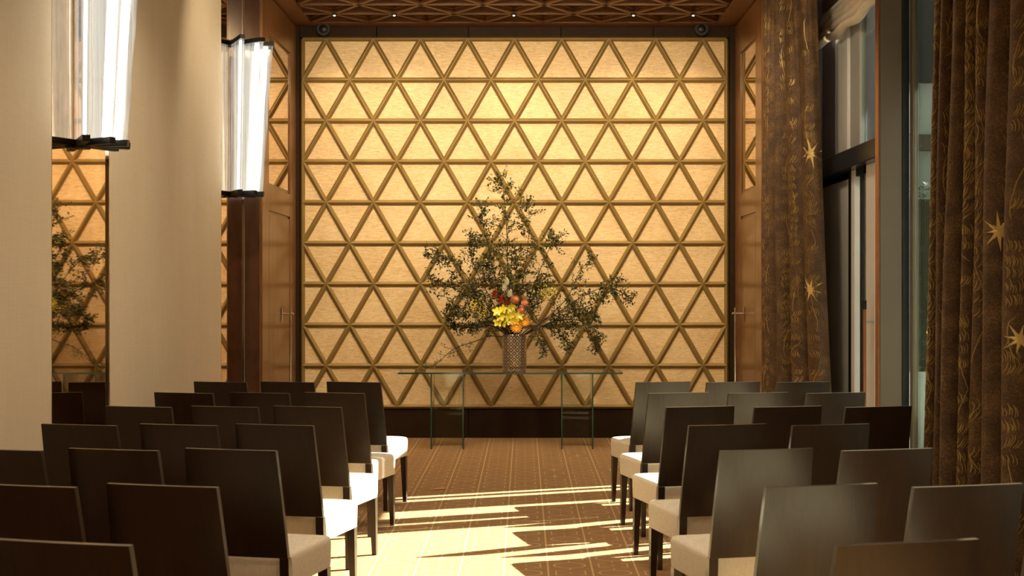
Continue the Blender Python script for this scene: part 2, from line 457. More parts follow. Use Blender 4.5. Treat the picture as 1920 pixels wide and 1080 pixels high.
# diagonal lines: walk both directions from every node of the top and side edges
def diag(k2, r, sgn):
    a = (k2, r)
    while 0 <= k2+sgn <= 18 and r < 9: k2 += sgn; r += 1
    if (k2, r) != a: batten((X0+PW*a[0]/2, ZT-PH*a[1]), (X0+PW*k2/2, ZT-PH*r))
for k2 in range(1, 18, 2): diag(k2, 0, 1); diag(k2, 0, -1)
for r in (1, 3, 5, 7): diag(0, r, 1); diag(18, r, -1)
batten((X0, ZT), (X1, ZT), .022, name='frame_batten'); batten((X0, ZB), (X1, ZB), .022, name='frame_batten')
batten((X0, ZB), (X0, ZT), .022, name='frame_batten'); batten((X1, ZB), (X1, ZT), .022, name='frame_batten')

# black round speakers in the upper corners
for px, sd_ in ((607, 'upper left'), (1315, 'upper right')):
    c = at(px, 55, D-.06)
    e = empty('speaker', (c.x, D-.05, c.z), 'round black speaker in the %s corner above the lattice wall' % sd_, 'speaker')
    bm = bmesh.new(); cyl(bm, (0, 0, 0), .068, .060, .07, 28, 'y'); mk('housing', bm, M['rubber'], e, smooth=True)
    bm = bmesh.new(); bmesh.ops.create_uvsphere(bm, u_segments=20, v_segments=10, radius=.044, matrix=Matrix.Translation((0, -.03, 0)) @ Matrix.Diagonal((1, .45, 1, 1))); mk('cone', bm, M['black'], e, smooth='all')
    boxm('mount', -.02, .02, .02, .05, .0, .05, M['black'], e, bev=.004)

# ---------------------------------------------------------------- wooden doors folded against the side walls
def wooden_side(name, xf, sgn, y0, y1, hy):
    # sgn +1: surface faces +X (left side), -1: faces -X
    o = struct(boxm(name, min(xf, xf-sgn*.4), max(xf, xf-sgn*.4), y0, y1, 0, ZC, M['door_wood'], bev=.004))
    def slab(nm, ya, yb, za, zb, t, mat, rec=0):
        a, b = xf, xf+sgn*t
        return boxm(nm, min(a, b), max(a, b), ya, yb, za, zb, mat, o, bev=min(.0015, t*.3))
    for (ya, yb, za, zb) in ((y0+.02, y0+.30, 0.02, ZC-.02), (12.06, 12.36, .02, ZC-.02), (y0+.30, 12.06, 3.83, ZC-.02), (y0+.30, 12.06, 2.22, 2.44), (y0+.30, 12.06, .02, .22)):
        slab('door_rail', ya, yb, za, zb, .014, M['door_wood'])
    slab('mirror_panel', y0+.33, 12.03, 2.47, 3.80, .004, M['mirror'])
    slab('lower_panel', y0+.33, 12.03, .25, 2.19, .010, M['door_wood'])
    # long pull handle
    e = bpy.data.objects.new('pull_handle', None); COL.objects.link(e); e.parent = o
    bm = bmesh.new(); cyl(bm, (xf+sgn*.10, hy, .82), .011, .011, 1.02, 16); mk('grip_bar', bm, M['chrome'], e, smooth=True)
    bm = bmesh.new()
    for z in (1.275, .40):
        cyl(bm, (xf+sgn*.06, hy, z), .008, .008, .12, 12, 'x')
        cyl(bm, (xf+sgn*.12, hy, z), .012, .012, .02, 12, 'x')
    mk('standoff', bm, M['chrome'], e, smooth=True)
    bm = bmesh.new(); box(bm, min(xf+sgn*.014, xf+sgn*.022), max(xf+sgn*.014, xf+sgn*.022), hy-.014, hy+.014, 1.20, 1.335, .002); mk('back_plate', bm, M['chrome'], e)
    return o
dl = wooden_side('door_1', XL, 1, 10.76, D+.05, 11.62)
dr = wooden_side('door_2', XR, -1, 10.98, D+.05, 11.85)
struct(boxm('trim_1', XM, XL-.004, 10.742, 10.758, 0, ZC, M['burl'], bev=.002))      # burl end of the left door stack
# fabric covered wall panels flush with the mirrors
BAYS = [(2.80, 3.67), (6.375, 7.24), (9.945, 10.742)]
wlf = bpy.data.objects['wall_left']
for (a, b, n) in ((-3.2, 2.80, 6), (3.67, 6.375, 3), (7.24, 9.945, 3)):
    for k in range(n):
        ya, yb = a+(b-a)*k/n, a+(b-a)*(k+1)/n
        boxm('fabric_panel', XM-.02, XM, ya+.0012, yb-.0012, .10, ZC, M['fabric_wall'], wlf, bev=.002)
    struct(boxm('baseboard_left', XM, XM+.014, a, b, 0, .10, M['burl'], bev=.003))
lab = ['bronze wall mirror nearest the camera on the left wall', 'bronze wall mirror between two beige wall stretches, reflecting the flower arrangement', 'bronze wall mirror beside the wooden door behind the far glass sconce']
for (a, b), l in zip(BAYS, lab):
    e = empty('wall_mirror', (XM, (a+b)/2, 0), l, 'mirror')
    m = boxm('mirror_sheet', -.010, 0, -(b-a)/2+.004, (b-a)/2-.004, .10, ZC-.01, M['mirror'], e)
    boxm('chrome_trim', 0, .012, (b-a)/2-.018, (b-a)/2-.004, .10, ZC-.01, M['chrome'], e, bev=.002)

# ---------------------------------------------------------------- star section crystal sconces standing out from the mirrors
def sconce(y, label, z0=2.29, z1=3.58):
    e = empty('wall_sconce', (XM+.004, y, z0), label, 'wall lamp')
    H = z1-z0
    for ang in (-62, -31, 0, 31, 62):
        a = R(ang); d = Vector((math.cos(a), math.sin(a), 0)); s = Vector((-d.y, d.x, 0))
        rb, rt = .272, .355
        def slab(nm, ra0, ra1, rb0, rb1, za, zb, th, mat):
            vs = []
            for (r0_, r1_, z) in ((ra0, ra1, za), (rb0, rb1, zb)):
                for r_ in (r0_, r1_):
                    for q in (-th, th): p = d*r_+s*q; vs.append((p.x, p.y, z))
            fs = [(0, 1, 3, 2), (4, 6, 7, 5), (0, 4, 5, 1), (2, 3, 7, 6), (0, 2, 6, 4), (1, 5, 7, 3)]
            return raw(nm, vs, fs, mat, e)
        slab('crystal_fin', .05, rb-.012, .05, rt-.012, .035, H-.035, .016, M['lampglass'])
        slab('light_strip', rb-.078, rb-.044, rt-.09, rt-.05, .04, H-.04, .006, M['lampglow'])
        slab('cap_arm', .02, rb, .02, rb+.003, 0, .035, .020, M['black'])
        slab('cap_arm', .02, rt, .02, rt+.003, H-.035, H, .020, M['black'])
    bm = bmesh.new(); cyl(bm, (.026, 0, H/2), .011, .011, H, 12); mk('core_tube', bm, M['chrome'], e, smooth=True)
    for za in (-.012, H-.03): boxm('mounting_plate', 0, .05, -.05, .05, za, za+.042, M['black'], e, bev=.004)
sconce(6.75, 'large glowing crystal wall sconce cut by the top of the frame, above the left mirror')
sconce(10.28, 'glowing crystal wall sconce beside the wooden door, the farther of the two')

# ---------------------------------------------------------------- window wall on the right
wr = struct(boxm('wall_right', XW+.0, XW+.2, -3.2, 12.6, 3.95, ZC+.1, M['plaster']))
struct(boxm('wall_right', 2.5, 2.95, 11.3, 12.6, 0, ZC, M['clad']))
struct(boxm('wall_right', XW, XW+.2, -3.2, .8, 0, 3.95, M['plaster']))  # unseen stretch made solid instead of glazed, to limit the sun indoors
struct(boxm('wall_right', XW, XW+.2, .8, 5.9, 2.1, 3.95, M['plaster']))  # unseen wall brought down low to shorten the reach of the sun
def post(y0, y1, k):
    w = struct(boxm('trim_%d' % k, 2.585, 2.745, y0, y1, 0, 3.95, M['post'], bev=.004))
    boxm('copper_strip', 2.572, 2.584, y0+.0, y1, 0, 3.95, M['copper'], w, bev=.002)
    boxm('dark_strip', 2.747, 2.80, y0, y1, 0, 3.95, M['darkframe'], w, bev=.003)
post(8.9, 8.98, 2); post(5.9, 5.98, 3)
def winbay(n, y0, y1):
    w = struct(boxm('window_%d' % n, 2.80, 2.84, y1-.07, y1, 0, 3.95, M['post'], bev=.003))
    boxm('window_frame', 2.80, 2.84, y0, y0+.05, 0, 3.95, M['darkframe'], w, bev=.003)
    boxm('window_frame', 2.80, 2.84, y0+.05, y1-.07, 0, .08, M['darkframe'], w, bev=.003)
    boxm('window_frame', 2.80, 2.84, y0+.05, y1-.07, 3.88, 3.95, M['darkframe'], w, bev=.003)
    boxm('window_pane', 2.815, 2.823, y0+.05, y1-.07, .08, 3.88, M['winglass'], w)
winbay(1, 5.98, 8.9); winbay(2, .8, 5.9)
# far bay: cladding above, steel door below, blue-black beam between
w4 = struct(boxm('window_4', XW-.03, XW+.04, 9.0, 11.3, 2.655, 2.67, M['darkframe']))
def wy(px, X=XW): return X*F/(px-CX)
def wpanel(nm, pa, pb, z0, z1, mat, x0=XW, x1=XW+.06, par=w4, bev=.004):
    ya, yb = wy(pb, x0), wy(pa, x0); return boxm(nm, x0, x1, ya, yb, z0, z1, mat, par, bev=bev)
boxm('wall_panel', XW, XW+.06, wy(1567), 11.3, 2.67, 3.95, M['clad'], w4, bev=.004)
wpanel('mullion', 1567, 1589, 2.67, 3.95, M['cladlight'], XW-.02)
wpanel('wall_panel', 1589, 1594, 2.67, 3.95, M['black'], XW+.01)
wpanel('mullion', 1594, 1612, 2.67, 3.95, M['cladmid'])
boxm('window_pane', XW+.02, XW+.028, 8.98, wy(1612), 2.67, 3.95, M['winglass'], w4)
boxm('beam', XW-.10, XW+.08, 8.98, 11.3, 2.50, 2.655, M['beam'], w4, bev=.006)
d3 = struct(boxm('door_3', XW, XW+.06, 8.98, 11.3, 2.44, 2.5, M['black']))
boxm('door_glass', XW+.03, XW+.038, 8.98, wy(1590), .02, 2.44, M['winglass'], d3)
def dp(nm, pa, pb, mat, x0=XW, z0=0, z1=2.5): return wpanel(nm, pa, pb, z0, z1, mat, x0, XW+.065, d3, .003)
boxm('door_panel', XW, XW+.06, wy(1602.5), 11.3, 0, 2.5, M['cladlight'], d3, bev=.004)
dp('door_stile', 1590.5, 1595, M['black'], XW-.004); dp('door_stile', 1596, 1602, M['cladlight'], XW-.012)
dp('door_stile', 1612, 1616, M['black'], XW+.01); dp('door_stile', 1620, 1623, M['steel']); dp('door_stile', 1624, 1626, M['steel'])
boxm('door_stile', XW-.015, XW+.06, 9.55, 9.80, 0, 2.5, M['cladlight'], d3, bev=.003); boxm('door_stile', XW-.01, XW+.06, 9.10, 9.28, 0, 2.5, M['steel'], d3, bev=.003)
bm = bmesh.new(); hyy = wy(1621, 2.66); cyl(bm, (2.66, hyy, .75), .013, .013, 1.2, 14); mk('door_handle', bm, M['copper'], d3, smooth=True)
bm = bmesh.new(); cyl(bm, (2.66, hyy, 1.385), .016, .016, .07, 14); mk('handle_cap', bm, M['black'], d3, smooth=True)
bm = bmesh.new()
for z in (1.25, .35): cyl(bm, (2.70, hyy, z), .007, .007, .09, 10, 'x')
mk('handle_standoff', bm, M['steel'], d3, smooth=True)

# roman shades
def shade(y0, y1, zb, x, label, seed, folds=4):
    random.seed(seed)
    nu, nv = 60, 40; vs = []; fs = []; uv = []
    for i in range(nu+1):
        u = i/nu; y = y0+(y1-y0)*u
        for j in range(nv+1):
            v = j/nv; z = 3.94-(3.94-zb)*v
            low = max(0, (v-.5)/.5)
            sag = -.05*math.sin(math.pi*u)*low+.012*math.sin(u*23+seed)*low
            bulge = .02+.05*abs(math.sin(v*math.pi*folds))*(.3+low)+.010*math.sin(u*17+v*6)
            vs.append((x-bulge, y, z+sag)); uv.append((u, v))
    for i in range(nu):
        for j in range(nv):
            a = i*(nv+1)+j; fs.append((a, a+1, a+nv+2, a+nv+1))
    e = empty('roman_shade', (x, (y0+y1)/2, 3.94), label, 'window shade', None)
    o = raw('shade_cloth', [(p[0]-x, p[1]-(y0+y1)/2, p[2]-3.94) for p in vs], fs, M['shade'], e, smooth=True)
    md = o.modifiers.new('s', 'SOLIDIFY'); md.thickness = .004
    boxm('head_rail', -.05, .0, -(y1-y0)/2, (y1-y0)/2, -.03, .0, M['cladlight'], e, bev=.004)
shade(9.03, 11.25, 3.70, 2.70, 'cream roman shade pulled up over the far steel door, its hem gathered', 3)
e_ = shade(6.05, 8.85, 3.78, 2.72, 'raised cream roman shade over the glass pane right of the grey post', 5)

# ---------------------------------------------------------------- outside
struct(boxm('terrace', 2.9, 30, -12, 30, -.12, -.02, M['terrace']))
struct(boxm('sun_block_canopy', 2.95, 4.45, -3, 10.6, 4.0, 4.25, M['ext_dark'], bev=.01))  # overhang added to keep high sun off the outer left seats
ew = empty('garden_wall', (3.2, 13.0, 0), 'pale green rendered garden wall seen through the glass pane', 'wall')
boxm('wall_body', 0, 6, 0, .3, -.02, 3.7, M['ext_green'], ew, bev=.01)
boxm('coping', -.1, 6.1, -.1, .4, 3.70, 4.6, M['ext_dark'], ew, bev=.02)
bw = empty('sky_block_wall', (8.5, -8, 0), 'brown unseen wall added beyond the terrace to block low sky light', 'wall')  # unseen wall, added to dim the low sky seen from the windows
boxm('wall_body', 0, .25, 0, 20, -.02, 4.2, M['ceil_wood'], bw, bev=.01); boxm('coping', -.04, .29, 0, 20, 4.2, 4.28, M['ext_dark'], bw, bev=.01)
pl = empty('planter', (3.45, 12.0, 0), 'long pale planter box under the hedge outside the glass', 'planter')
boxm('planter_body', 0, 3, -.3, .3, -.02, .72, M['ext_green'], pl, bev=.01); boxm('soil', .04, 2.96, -.26, .26, .71, .73, M['hedge_core'], pl)
hg = empty('hedge', (3.5, 12.0, .73), 'clipped green hedge seen through the glass beside the curtain', 'hedge')
random.seed(11)
bm = bmesh.new(); box(bm, .1, 2.8, -.16, .16, 0, 1.65, .05, 2); mk('twig_core', bm, M['hedge_core'], hg)
vs = []; fs = []
for i in range(9000):
    c = Vector((random.uniform(0, 2.9), random.uniform(-.27, .27), random.uniform(0, 1.8)))
    a = Vector((random.gauss(0, 1), random.gauss(0, 1), random.gauss(0, 1))).normalized(); b = a.orthogonal().normalized()
    l = random.uniform(.018, .035); b_ = len(vs)
    vs += [c-a*l, c+b*l*.45, c+a*l, c-b*l*.45]; fs.append((b_, b_+1, b_+2, b_+3))
tag(raw('leaves', vs, fs, M['hedge'], hg), kind='stuff')
gp = empty('building_pier', (2.95, 12.7, 0), 'mauve grey cladding of the neighbouring building behind the door glass', 'building')
boxm('pier_cladding', 0, .98, 0, .9, -.02, 5, M['clad'], gp, bev=.01); boxm('pale_reveal', .98, 1.02, .02, .9, -.02, 3.6, M['cladlight'], gp, bev=.004)
jb = empty('junction_box', (4.14, 12.99, 2.97), 'small grey brown box fixed high on the garden wall outside', 'box')
boxm('box_body', 0, .5, -.08, 0, 0, .17, M['post'], jb, bev=.005); boxm('screw', .03, .045, -.086, -.078, .04, .055, M['chrome'], jb, bev=.002)

# ---------------------------------------------------------------- curtains (folded cloth given by one function, star appliques and embroidery follow it)
def curtain(label, low, top, folds, amps, zt, stars, seed, dens=.7, name='curtain'):
    """A -> B is the hem line on the floor, B_top the far end at the top; folds list of relative widths"""
    low = [Vector(p) for p in low]; top = [Vector(p) for p in top]; A = low[0]; B = low[-1]
    def poly(P_, u):
        # quadratic curve through three control points
        a, b, c = P_; return a*(1-u)**2+b*2*u*(1-u)+c*u*u
    rnd = random.Random(seed)
    tot = sum(folds); cum = [0]
    for f in folds: cum.append(cum[-1]+f/tot)
    def P(u, v):           # u 0..1 along the line, v 0 bottom..1 top
        g = lambda w: poly(low, w).lerp(poly(top, w), v)
        base = g(u); d = (g(min(1, u+.01))-g(max(0, u-.01))).normalized(); n = Vector((d.y, -d.x))
        if n.dot(base) > 0: n = -n
        k = 0
        while k < len(folds)-1 and u > cum[k+1]: k += 1
        t = (u-cum[k])/(cum[k+1]-cum[k])
        amp = amps[k]*(.75+.35*(1-v))
        # rounded pleat with a narrow valley
        off = amp*(math.sin(math.pi*t)**.8 if 0 < t < 1 else 0)
        sway = .008*math.sin(v*5+k*1.7)
        # pleats bulge sideways so that they roll over the valley
        roll = -.28*amp*math.cos(math.pi*t)*0
        p = base + n*(off-.0) + d*(sway+roll)
        # small ripples
        off2 = .006*math.sin(u*55+v*7+seed)+.004*math.sin(v*13+u*21)
        p = p + n*off2
        return Vector((p.x, p.y, .015+v*(zt-.015)))
    nu = 24*len(folds); nv = 44
    us = []
    for k in range(len(folds)):
        m = 22
        for i in range(m): # denser at valleys
            t = .5-.5*math.cos(math.pi*i/m); us.append(cum[k]+(cum[k+1]-cum[k])*t)
    us.append(1.0)
    L = [0]
    for i in range(1, len(us)): L.append(L[-1]+(P(us[i], .4)-P(us[i-1], .4)).length)
    vs = []; uv = []; fs = []
    for i, u in enumerate(us):
        for j in range(nv+1):
            vs.append(P(u, j/nv)); uv.append((L[i], j/nv*zt))
    for i in range(len(us)-1):
        for j in range(nv):
            a = i*(nv+1)+j; fs.append((a, a+nv+1, a+nv+2, a+1))
    e = empty(name, (A.x, A.y, 0), label, 'curtain')
    o = raw('velvet_cloth', [v-Vector((A.x, A.y, 0)) for v in vs], fs, M['velvet'], e, smooth=True, uv=uv)
    md = o.modifiers.new('s', 'SOLIDIFY'); md.thickness = .005; md.offset = 0
    def S(l, z, lift=.005):
        # arclength and height -> point just proud of the room side
        l = max(0, min(L[-1]-1e-4, l)); i = 0
        lo, hi = 0, len(L)-1
        while hi-lo > 1:
            mid = (lo+hi)//2
            if L[mid] <= l: lo = mid
            else: hi = mid
        t = (l-L[lo])/max(1e-6, L[hi]-L[lo]); u = us[lo]+(us[hi]-us[lo])*t; v = z/zt
        p = P(u, v); q = P(min(1, u+.0008), v)-P(max(0, u-.0008), v); w = P(u, min(1, v+.01))-P(u, max(0, v-.01))
        n = q.cross(w); n.normalize()
        if n.dot(Vector((0, 0, 1.5))-p) < 0: n = -n
        # towards the room: the pleat normal whose side faces the baseline normal
        d = (poly(low, min(1, u+.01))-poly(low, max(0, u-.01))).normalized(); nn = Vector((d.y, -d.x, 0))
        if nn.x*p.x+nn.y*p.y > 0: nn = -nn
        if n.dot(nn) < 0: n = -n
        return p+n*lift-Vector((A.x, A.y, 0))
    def u2l(u):
        for i in range(len(us)-1):
            if us[i+1] >= u: return L[i]+(L[i+1]-L[i])*(u-us[i])/max(1e-6, us[i+1]-us[i])
        return L[-1]
    for (px, py, rpx, rot) in stars:
        u = min([i_/600 for i_ in range(601)], key=lambda w: abs(CX+P(w, .5).x*F/P(w, .5).y-px)); z = 1.5
        for _ in range(3):
            z = EYE-(py-CY)*P(u, z/zt).y/F
            u = min([i_/600 for i_ in range(601)], key=lambda w: abs(CX+P(w, z/zt).x*F/P(w, z/zt).y-px))
        rad = rpx*P(u, .5).y/F
        l0 = u2l(u); vs2 = []; fs2 = []; n = 8
        rings = 4
        vs2.append(S(l0, z, .007))
        for q in range(1, rings+1):
            for k in range(n*2):
                a = math.pi*k/n+rot; rr = rad*(1 if k % 2 == 0 else .31)*(1.15 if k % 4 == 0 else .95)*q/rings
                vs2.append(S(l0+rr*math.cos(a), z+rr*math.sin(a), .007))
        m = n*2
        for k in range(m): fs2.append((0, 1+k, 1+(k+1) % m))
        for q in range(rings-1):
            for k in range(m): fs2.append((1+q*m+k, 1+(q+1)*m+k, 1+(q+1)*m+(k+1) % m, 1+q*m+(k+1) % m))
        raw('star_applique', vs2, fs2, M['gold_star'], e)
    # embroidery: clusters of short curved hatch strokes and long wandering scrolls
    vs3 = []; fs3 = []
    def stroke(pts, w):
        b = len(vs3)
        for i, (l, z) in enumerate(pts):
            l2, z2 = pts[min(i+1, len(pts)-1)]; l1, z1 = pts[max(i-1, 0)]
            dx, dz = l2-l1, z2-z1; m = math.hypot(dx, dz) or 1; nx, nz = -dz/m, dx/m
            ww = w*(.35+.65*math.sin(math.pi*(i+.5)/len(pts)))
            vs3.append(S(l+nx*ww, z+nz*ww)); vs3.append(S(l-nx*ww, z-nz*ww))
        for i in range(len(pts)-1): fs3.append((b+2*i, b+2*i+1, b+2*i+3, b+2*i+2))
    # bands running up the cloth
    l = rnd.uniform(.02, .08)
    while l < L[-1]-.04:
        z = rnd.uniform(0, .1)
        wid = rnd.uniform(.07, .11)
        while z < zt-.12:
            if rnd.random() < dens:
                n = rnd.randint(5, 8); tilt = rnd.choice((-1, 1))*rnd.uniform(.5, 1.1)
                for k in range(n):
                    lx = l+wid*(k/n-.5)+rnd.uniform(-.004, .004); zz = z+rnd.uniform(-.008, .008)
                    ln = rnd.uniform(.035, .065)
                    pts = [(lx+math.sin(t*2.4)*.012+tilt*.02*t, zz+ln*t) for t in (0, .25, .5, .75, 1)]
                    stroke(pts, .0021)
            z += rnd.uniform(.055, .085)
        # scroll line
        z = rnd.uniform(0, .3)
        while z < zt-.5:
            ph = rnd.uniform(0, 6); Ls = rnd.uniform(.25, .5); am = rnd.uniform(.02, .045)
            pts = [(l+am*math.sin(ph+t*5)+rnd.uniform(-.002, .002), z+Ls*t+.02*math.sin(ph+t*9)) for t in [i/16 for i in range(17)]]
            stroke(pts, .0028); z += Ls+rnd.uniform(.05, .5)
        l += rnd.choice((.17, .24, .32))
    tag(raw('embroidery', vs3, fs3, M['gold_thread'], e), kind='stuff')
    return e
curtain('brown velvet curtain with gold stars hanging beside the right wooden door',
        [(2.19, 10.95), (2.27, 10.30), (2.59, 10.24)], [(2.19, 10.95), (2.22, 10.34), (2.44, 10.26)],
        [.9, .7, .8, 1.0, 2.0, 2.4], [.09, .10, .11, .11, .06, .06], 4.16,
        [(1521, 289, 27, .2), (1520, 545, 24, .5), (1437, 645, 18, .1)], 21, .55)
curtain('brown velvet curtain with gold stars nearest the camera at the right edge',
        [(2.17, 6.62), (2.48, 6.10), (2.73, 5.30)], [(2.26, 6.62), (2.53, 6.10), (2.74, 5.30)],
        [.7, .8, 1.1, .8, .9, 1.4, 1.6, 1.7, 1.2, 1.0, 1.3, 1.3], [.06, .07, .09, .07, .07, .09, .10, .10, .09, .07, .08, .06], 4.16,
        [(1743, 622, 26, .3), (1872, 437, 34, .1), (1912, 640, 30, .6)], 5, .75)

# ---------------------------------------------------------------- chairs
def chair_proto():
    e = empty('dining_chair', (0, 0, 0))
    # seat: rounded trapezoid outline lofted through several levels
    bm = bmesh.new()
    def outline(ins, z):
        fr, bk, yf, yb = .219-ins, .196-ins, .250-ins, -.165+ins; r = max(.006, .030-ins*.5); pts = []
        for (cx_, cy_, a0) in ((fr-r, yf-r, 0), (-fr+r, yf-r, 90), (-bk+r, yb+r, 180), (bk-r, yb+r, 270)):
            for q in range(6): a = R(a0+90*q/5); pts.append((cx_+r*math.cos(a), cy_+r*math.sin(a), z))
        return [bm.verts.new(p) for p in pts]
    z0, z1 = .325, .458
    lv = [(.010, z0), (.003, z0+.004), (.001, z0+.03), (0, z1-.03), (.001, z1-.014), (.006, z1-.004), (.015, z1), (.05, z1+.007), (.10, z1+.011), (.16, z1+.012)]
    rings = [outline(a, b) for a, b in lv]; n_ = len(rings[0])
    bm.faces.new(rings[0][::-1]); bm.faces.new(rings[-1])
    for ra, rb_ in zip(rings[:-1], rings[1:]):
        for q in range(n_): bm.faces.new((ra[q], ra[(q+1) % n_], rb_[(q+1) % n_], rb_[q]))
    seat = mk('seat', bm, M['linen'], e, smooth=True)
    # backrest: reclined, slightly bowed board, wider below
    zs = [.452, .52, .60, .68, .76, .84, .882]
    def yc(z): t = max(0, (z-.33)/.552); return -.175-.095*(t**1.25)
    def hb(z): return .207-.016*(z-.45)/.43
    bm = bmesh.new(); N = 10; grid = []
    for z in zs:
        row = []
        for side in (0, 1):
            for i in range(N+1):
                s = -1+2*i/N
                bow = -.006*(1-s*s)
                y = yc(z)+bow+(.010 if side else -.010)
                row.append(bm.verts.new((s*hb(z), y, z)))
        grid.append(row)
    n = N+1
    for a, b in zip(grid[:-1], grid[1:]):
        for i in range(N):
            bm.faces.new((a[i], a[i+1], b[i+1], b[i])); bm.faces.new((a[n+i+1], a[n+i], b[n+i], b[n+i+1]))
        f1 = bm.faces.new((a[n], a[0], b[0], b[n])); f2 = bm.faces.new((a[N], a[n+N], b[n+N], b[N])); f1.material_index = f2.material_index = 1
    for row, fl in ((grid[0], 1), (grid[-1], 0)):
        for i in range(N):
            f = bm.faces.new((row[i], row[n+i], row[n+i+1], row[i+1])); f.material_index = 1
    mk('backrest', bm, [M['espresso'], M['espresso_edge']], e, smooth=True)
    # rear legs
    for s in (-1, 1):
        bm = bmesh.new(); prev = None
        for (z, y, w, dpt) in ((0, -.155, .027, .026), (.15, -.152, .031, .032), (.30, -.160, .037, .038), (.40, -.172, .038, .036), (.450, -.181, .038, .026)):
            xo = s*(.207-.006*(1-z/.45)); xi = xo-s*w
            ring = [bm.verts.new((xx, y+yy, z)) for xx, yy in ((xo, -dpt/2), (xi, -dpt/2), (xi, dpt/2), (xo, dpt/2))]
            if prev:
                for k in range(4):
                    f = bm.faces.new((prev[k], prev[(k+1) % 4], ring[(k+1) % 4], ring[k])); f.material_index = 1 if k == 3 else 0
            else: bm.faces.new(ring[::-1])
            prev = ring
        bm.faces.new(prev)
        mk('leg', bm, [M['espresso'], M['espresso_edge']], e)
    for s in (-1, 1):
        bm = bmesh.new(); prev = None
        for (z, w) in ((0, .025), (.18, .033), (.326, .040)):
            xo = s*.213; yo = .238
            ring = [bm.verts.new(c) for c in ((xo, yo, z), (xo-s*w, yo, z), (xo-s*w, yo-w, z), (xo, yo-w, z))]
            if prev:
                for k in range(4):
                    f = bm.faces.new((prev[k], prev[(k+1) % 4], ring[(k+1) % 4], ring[k])); f.material_index = 1 if k == 3 else 0
            else: bm.faces.new(ring[::-1])
            prev = ring
        bm.faces.new(prev)
        mk('leg', bm, [M['espresso'], M['espresso_edge']], e)
    return e
TH = R(12.5)
used = [None]
def place_chair(x_corner, row, side, label, group, jx=0):
    """x_corner: aisle-side top corner of the backrest"""
    Yt = 8.71-.875*(row-1)-.49
    th = -TH*side*-1 if side > 0 else -TH           # side +1 right block (turned left), -1 left block (turned right)
    rz = TH if side > 0 else -TH
    # local aisle-side top corner
    lc = Vector((-.191*side, -.27)); c, s = math.cos(rz), math.sin(rz)
    wx = c*lc.x-s*lc.y; wy_ = s*lc.x+c*lc.y
    loc = (x_corner-wx+jx, Yt-wy_, 0)
    if used[0] is None:
        used[0] = chair_proto(); o = used[0]; o.location = loc; o.rotation_euler = (0, 0, rz); o['label'] = label; o['category'] = 'chair'; o['group'] = group
    else: o = dup_tree(used[0], loc=loc, rz=rz, label=label, group=group, category='chair')
    return o
rowname = {1: 'front row', 2: 'second row', 3: 'third row', 4: 'fourth row', 5: 'fifth row', 6: 'row before the last', 7: 'last row'}
random.seed(3)
for side, x0, pit, nm in ((-1, -.955, -.45, 'left'), (1, .752, .47, 'right')):
    for row in range(1, 8):
        ncol = 3
        if side > 0 and row >= 4: ncol = 2
        if side < 0 and row >= 6: ncol = 2
        if row == 7 and side < 0: ncol = 1
        for k in range(ncol):
            pos = {0: 'aisle seat', 1: 'second seat', 2: 'third seat'}[k]
            l = 'dark chair with cream seat, %s block, %s, %s from the aisle' % (nm, rowname[row], pos) if k else 'dark wooden chair with cream seat, %s block, %s, beside the aisle' % (nm, rowname[row])
            place_chair(x0+pit*k, row, side, l, 'rows of dark wooden chairs', random.uniform(-.006, .006))

# ---------------------------------------------------------------- glass console table
tb = empty('glass_table', (-.126, 11.75, 0), 'long clear glass console table before the lattice wall', 'table')
def gpane(nm, x0, x1, y0, y1, z0, z1, edges):
    o = boxm(nm, x0, x1, y0, y1, z0, z1, M['glass'], tb)
    t = .0035
    bm = bmesh.new()
    for ed in edges: box(bm, *ed)
    mk('glass_edge', bm, M['glass_edge'], o)
ZTb = .725; hwid = 1.055
gpane('tabletop', -hwid, hwid, -.22, .22, ZTb-.015, ZTb, [(-hwid, hwid, -.2225, -.2198, ZTb-.015, ZTb), (-hwid-.0025, -hwid, -.22, .22, ZTb-.015, ZTb), (hwid, hwid+.0025, -.22, .22, ZTb-.015, ZTb)])
for (a, b) in ((-.878, -.565), (.353, .656)):
    a += .126; b += .126
    gpane('glass_leg', a, a+.012, -.19, .19, 0, ZTb-.015, [(a, a+.012, -.1925, -.1902, 0, ZTb-.015)])
    gpane('glass_leg', b-.012, b, -.19, .19, 0, ZTb-.015, [(b-.012, b, -.1925, -.1902, 0, ZTb-.015)])
    gpane('glass_leg', a+.012, b-.012, .10, .112, 0, ZTb-.015, [(a+.012, a+.014, .10, .112, 0, ZTb-.015)])

# ---------------------------------------------------------------- vase
VX, VY = -.09, 11.72
vz = ZTb
ve = empty('vase', (VX, VY, vz), 'embossed bronze and silver cylinder vase on the glass table', 'vase')
prof = [(.0, .012), (.095, .012), (.102, .0), (.112, .0), (.112, .012), (.106, .022), (.113, .034), (.116, .06), (.117, .33), (.112, .345), (.113, .352), (.108, .352), (.106, .33), (.104, .05), (0, .045)]
n = 48; vs = []; uv = []; fs = []
for i, (r, z) in enumerate(prof):
    for k in range(n+1): a = 2*math.pi*k/n; vs.append((r*math.cos(a), r*math.sin(a), z)); uv.append((k/n, z/.352))
for i in range(len(prof)-1):
    for k in range(n): a = i*(n+1)+k; fs.append((a, a+1, a+n+2, a+n+1))
raw('vase_body', vs, fs, M['vase'], ve, smooth=True, uv=uv)
vs, fs = tube_vf([(.115*math.cos(t*math.pi/12), .115*math.sin(t*math.pi/12), .350) for t in range(25)], .004, 6); raw('rim', vs, fs, M['chrome'], ve, smooth=True)

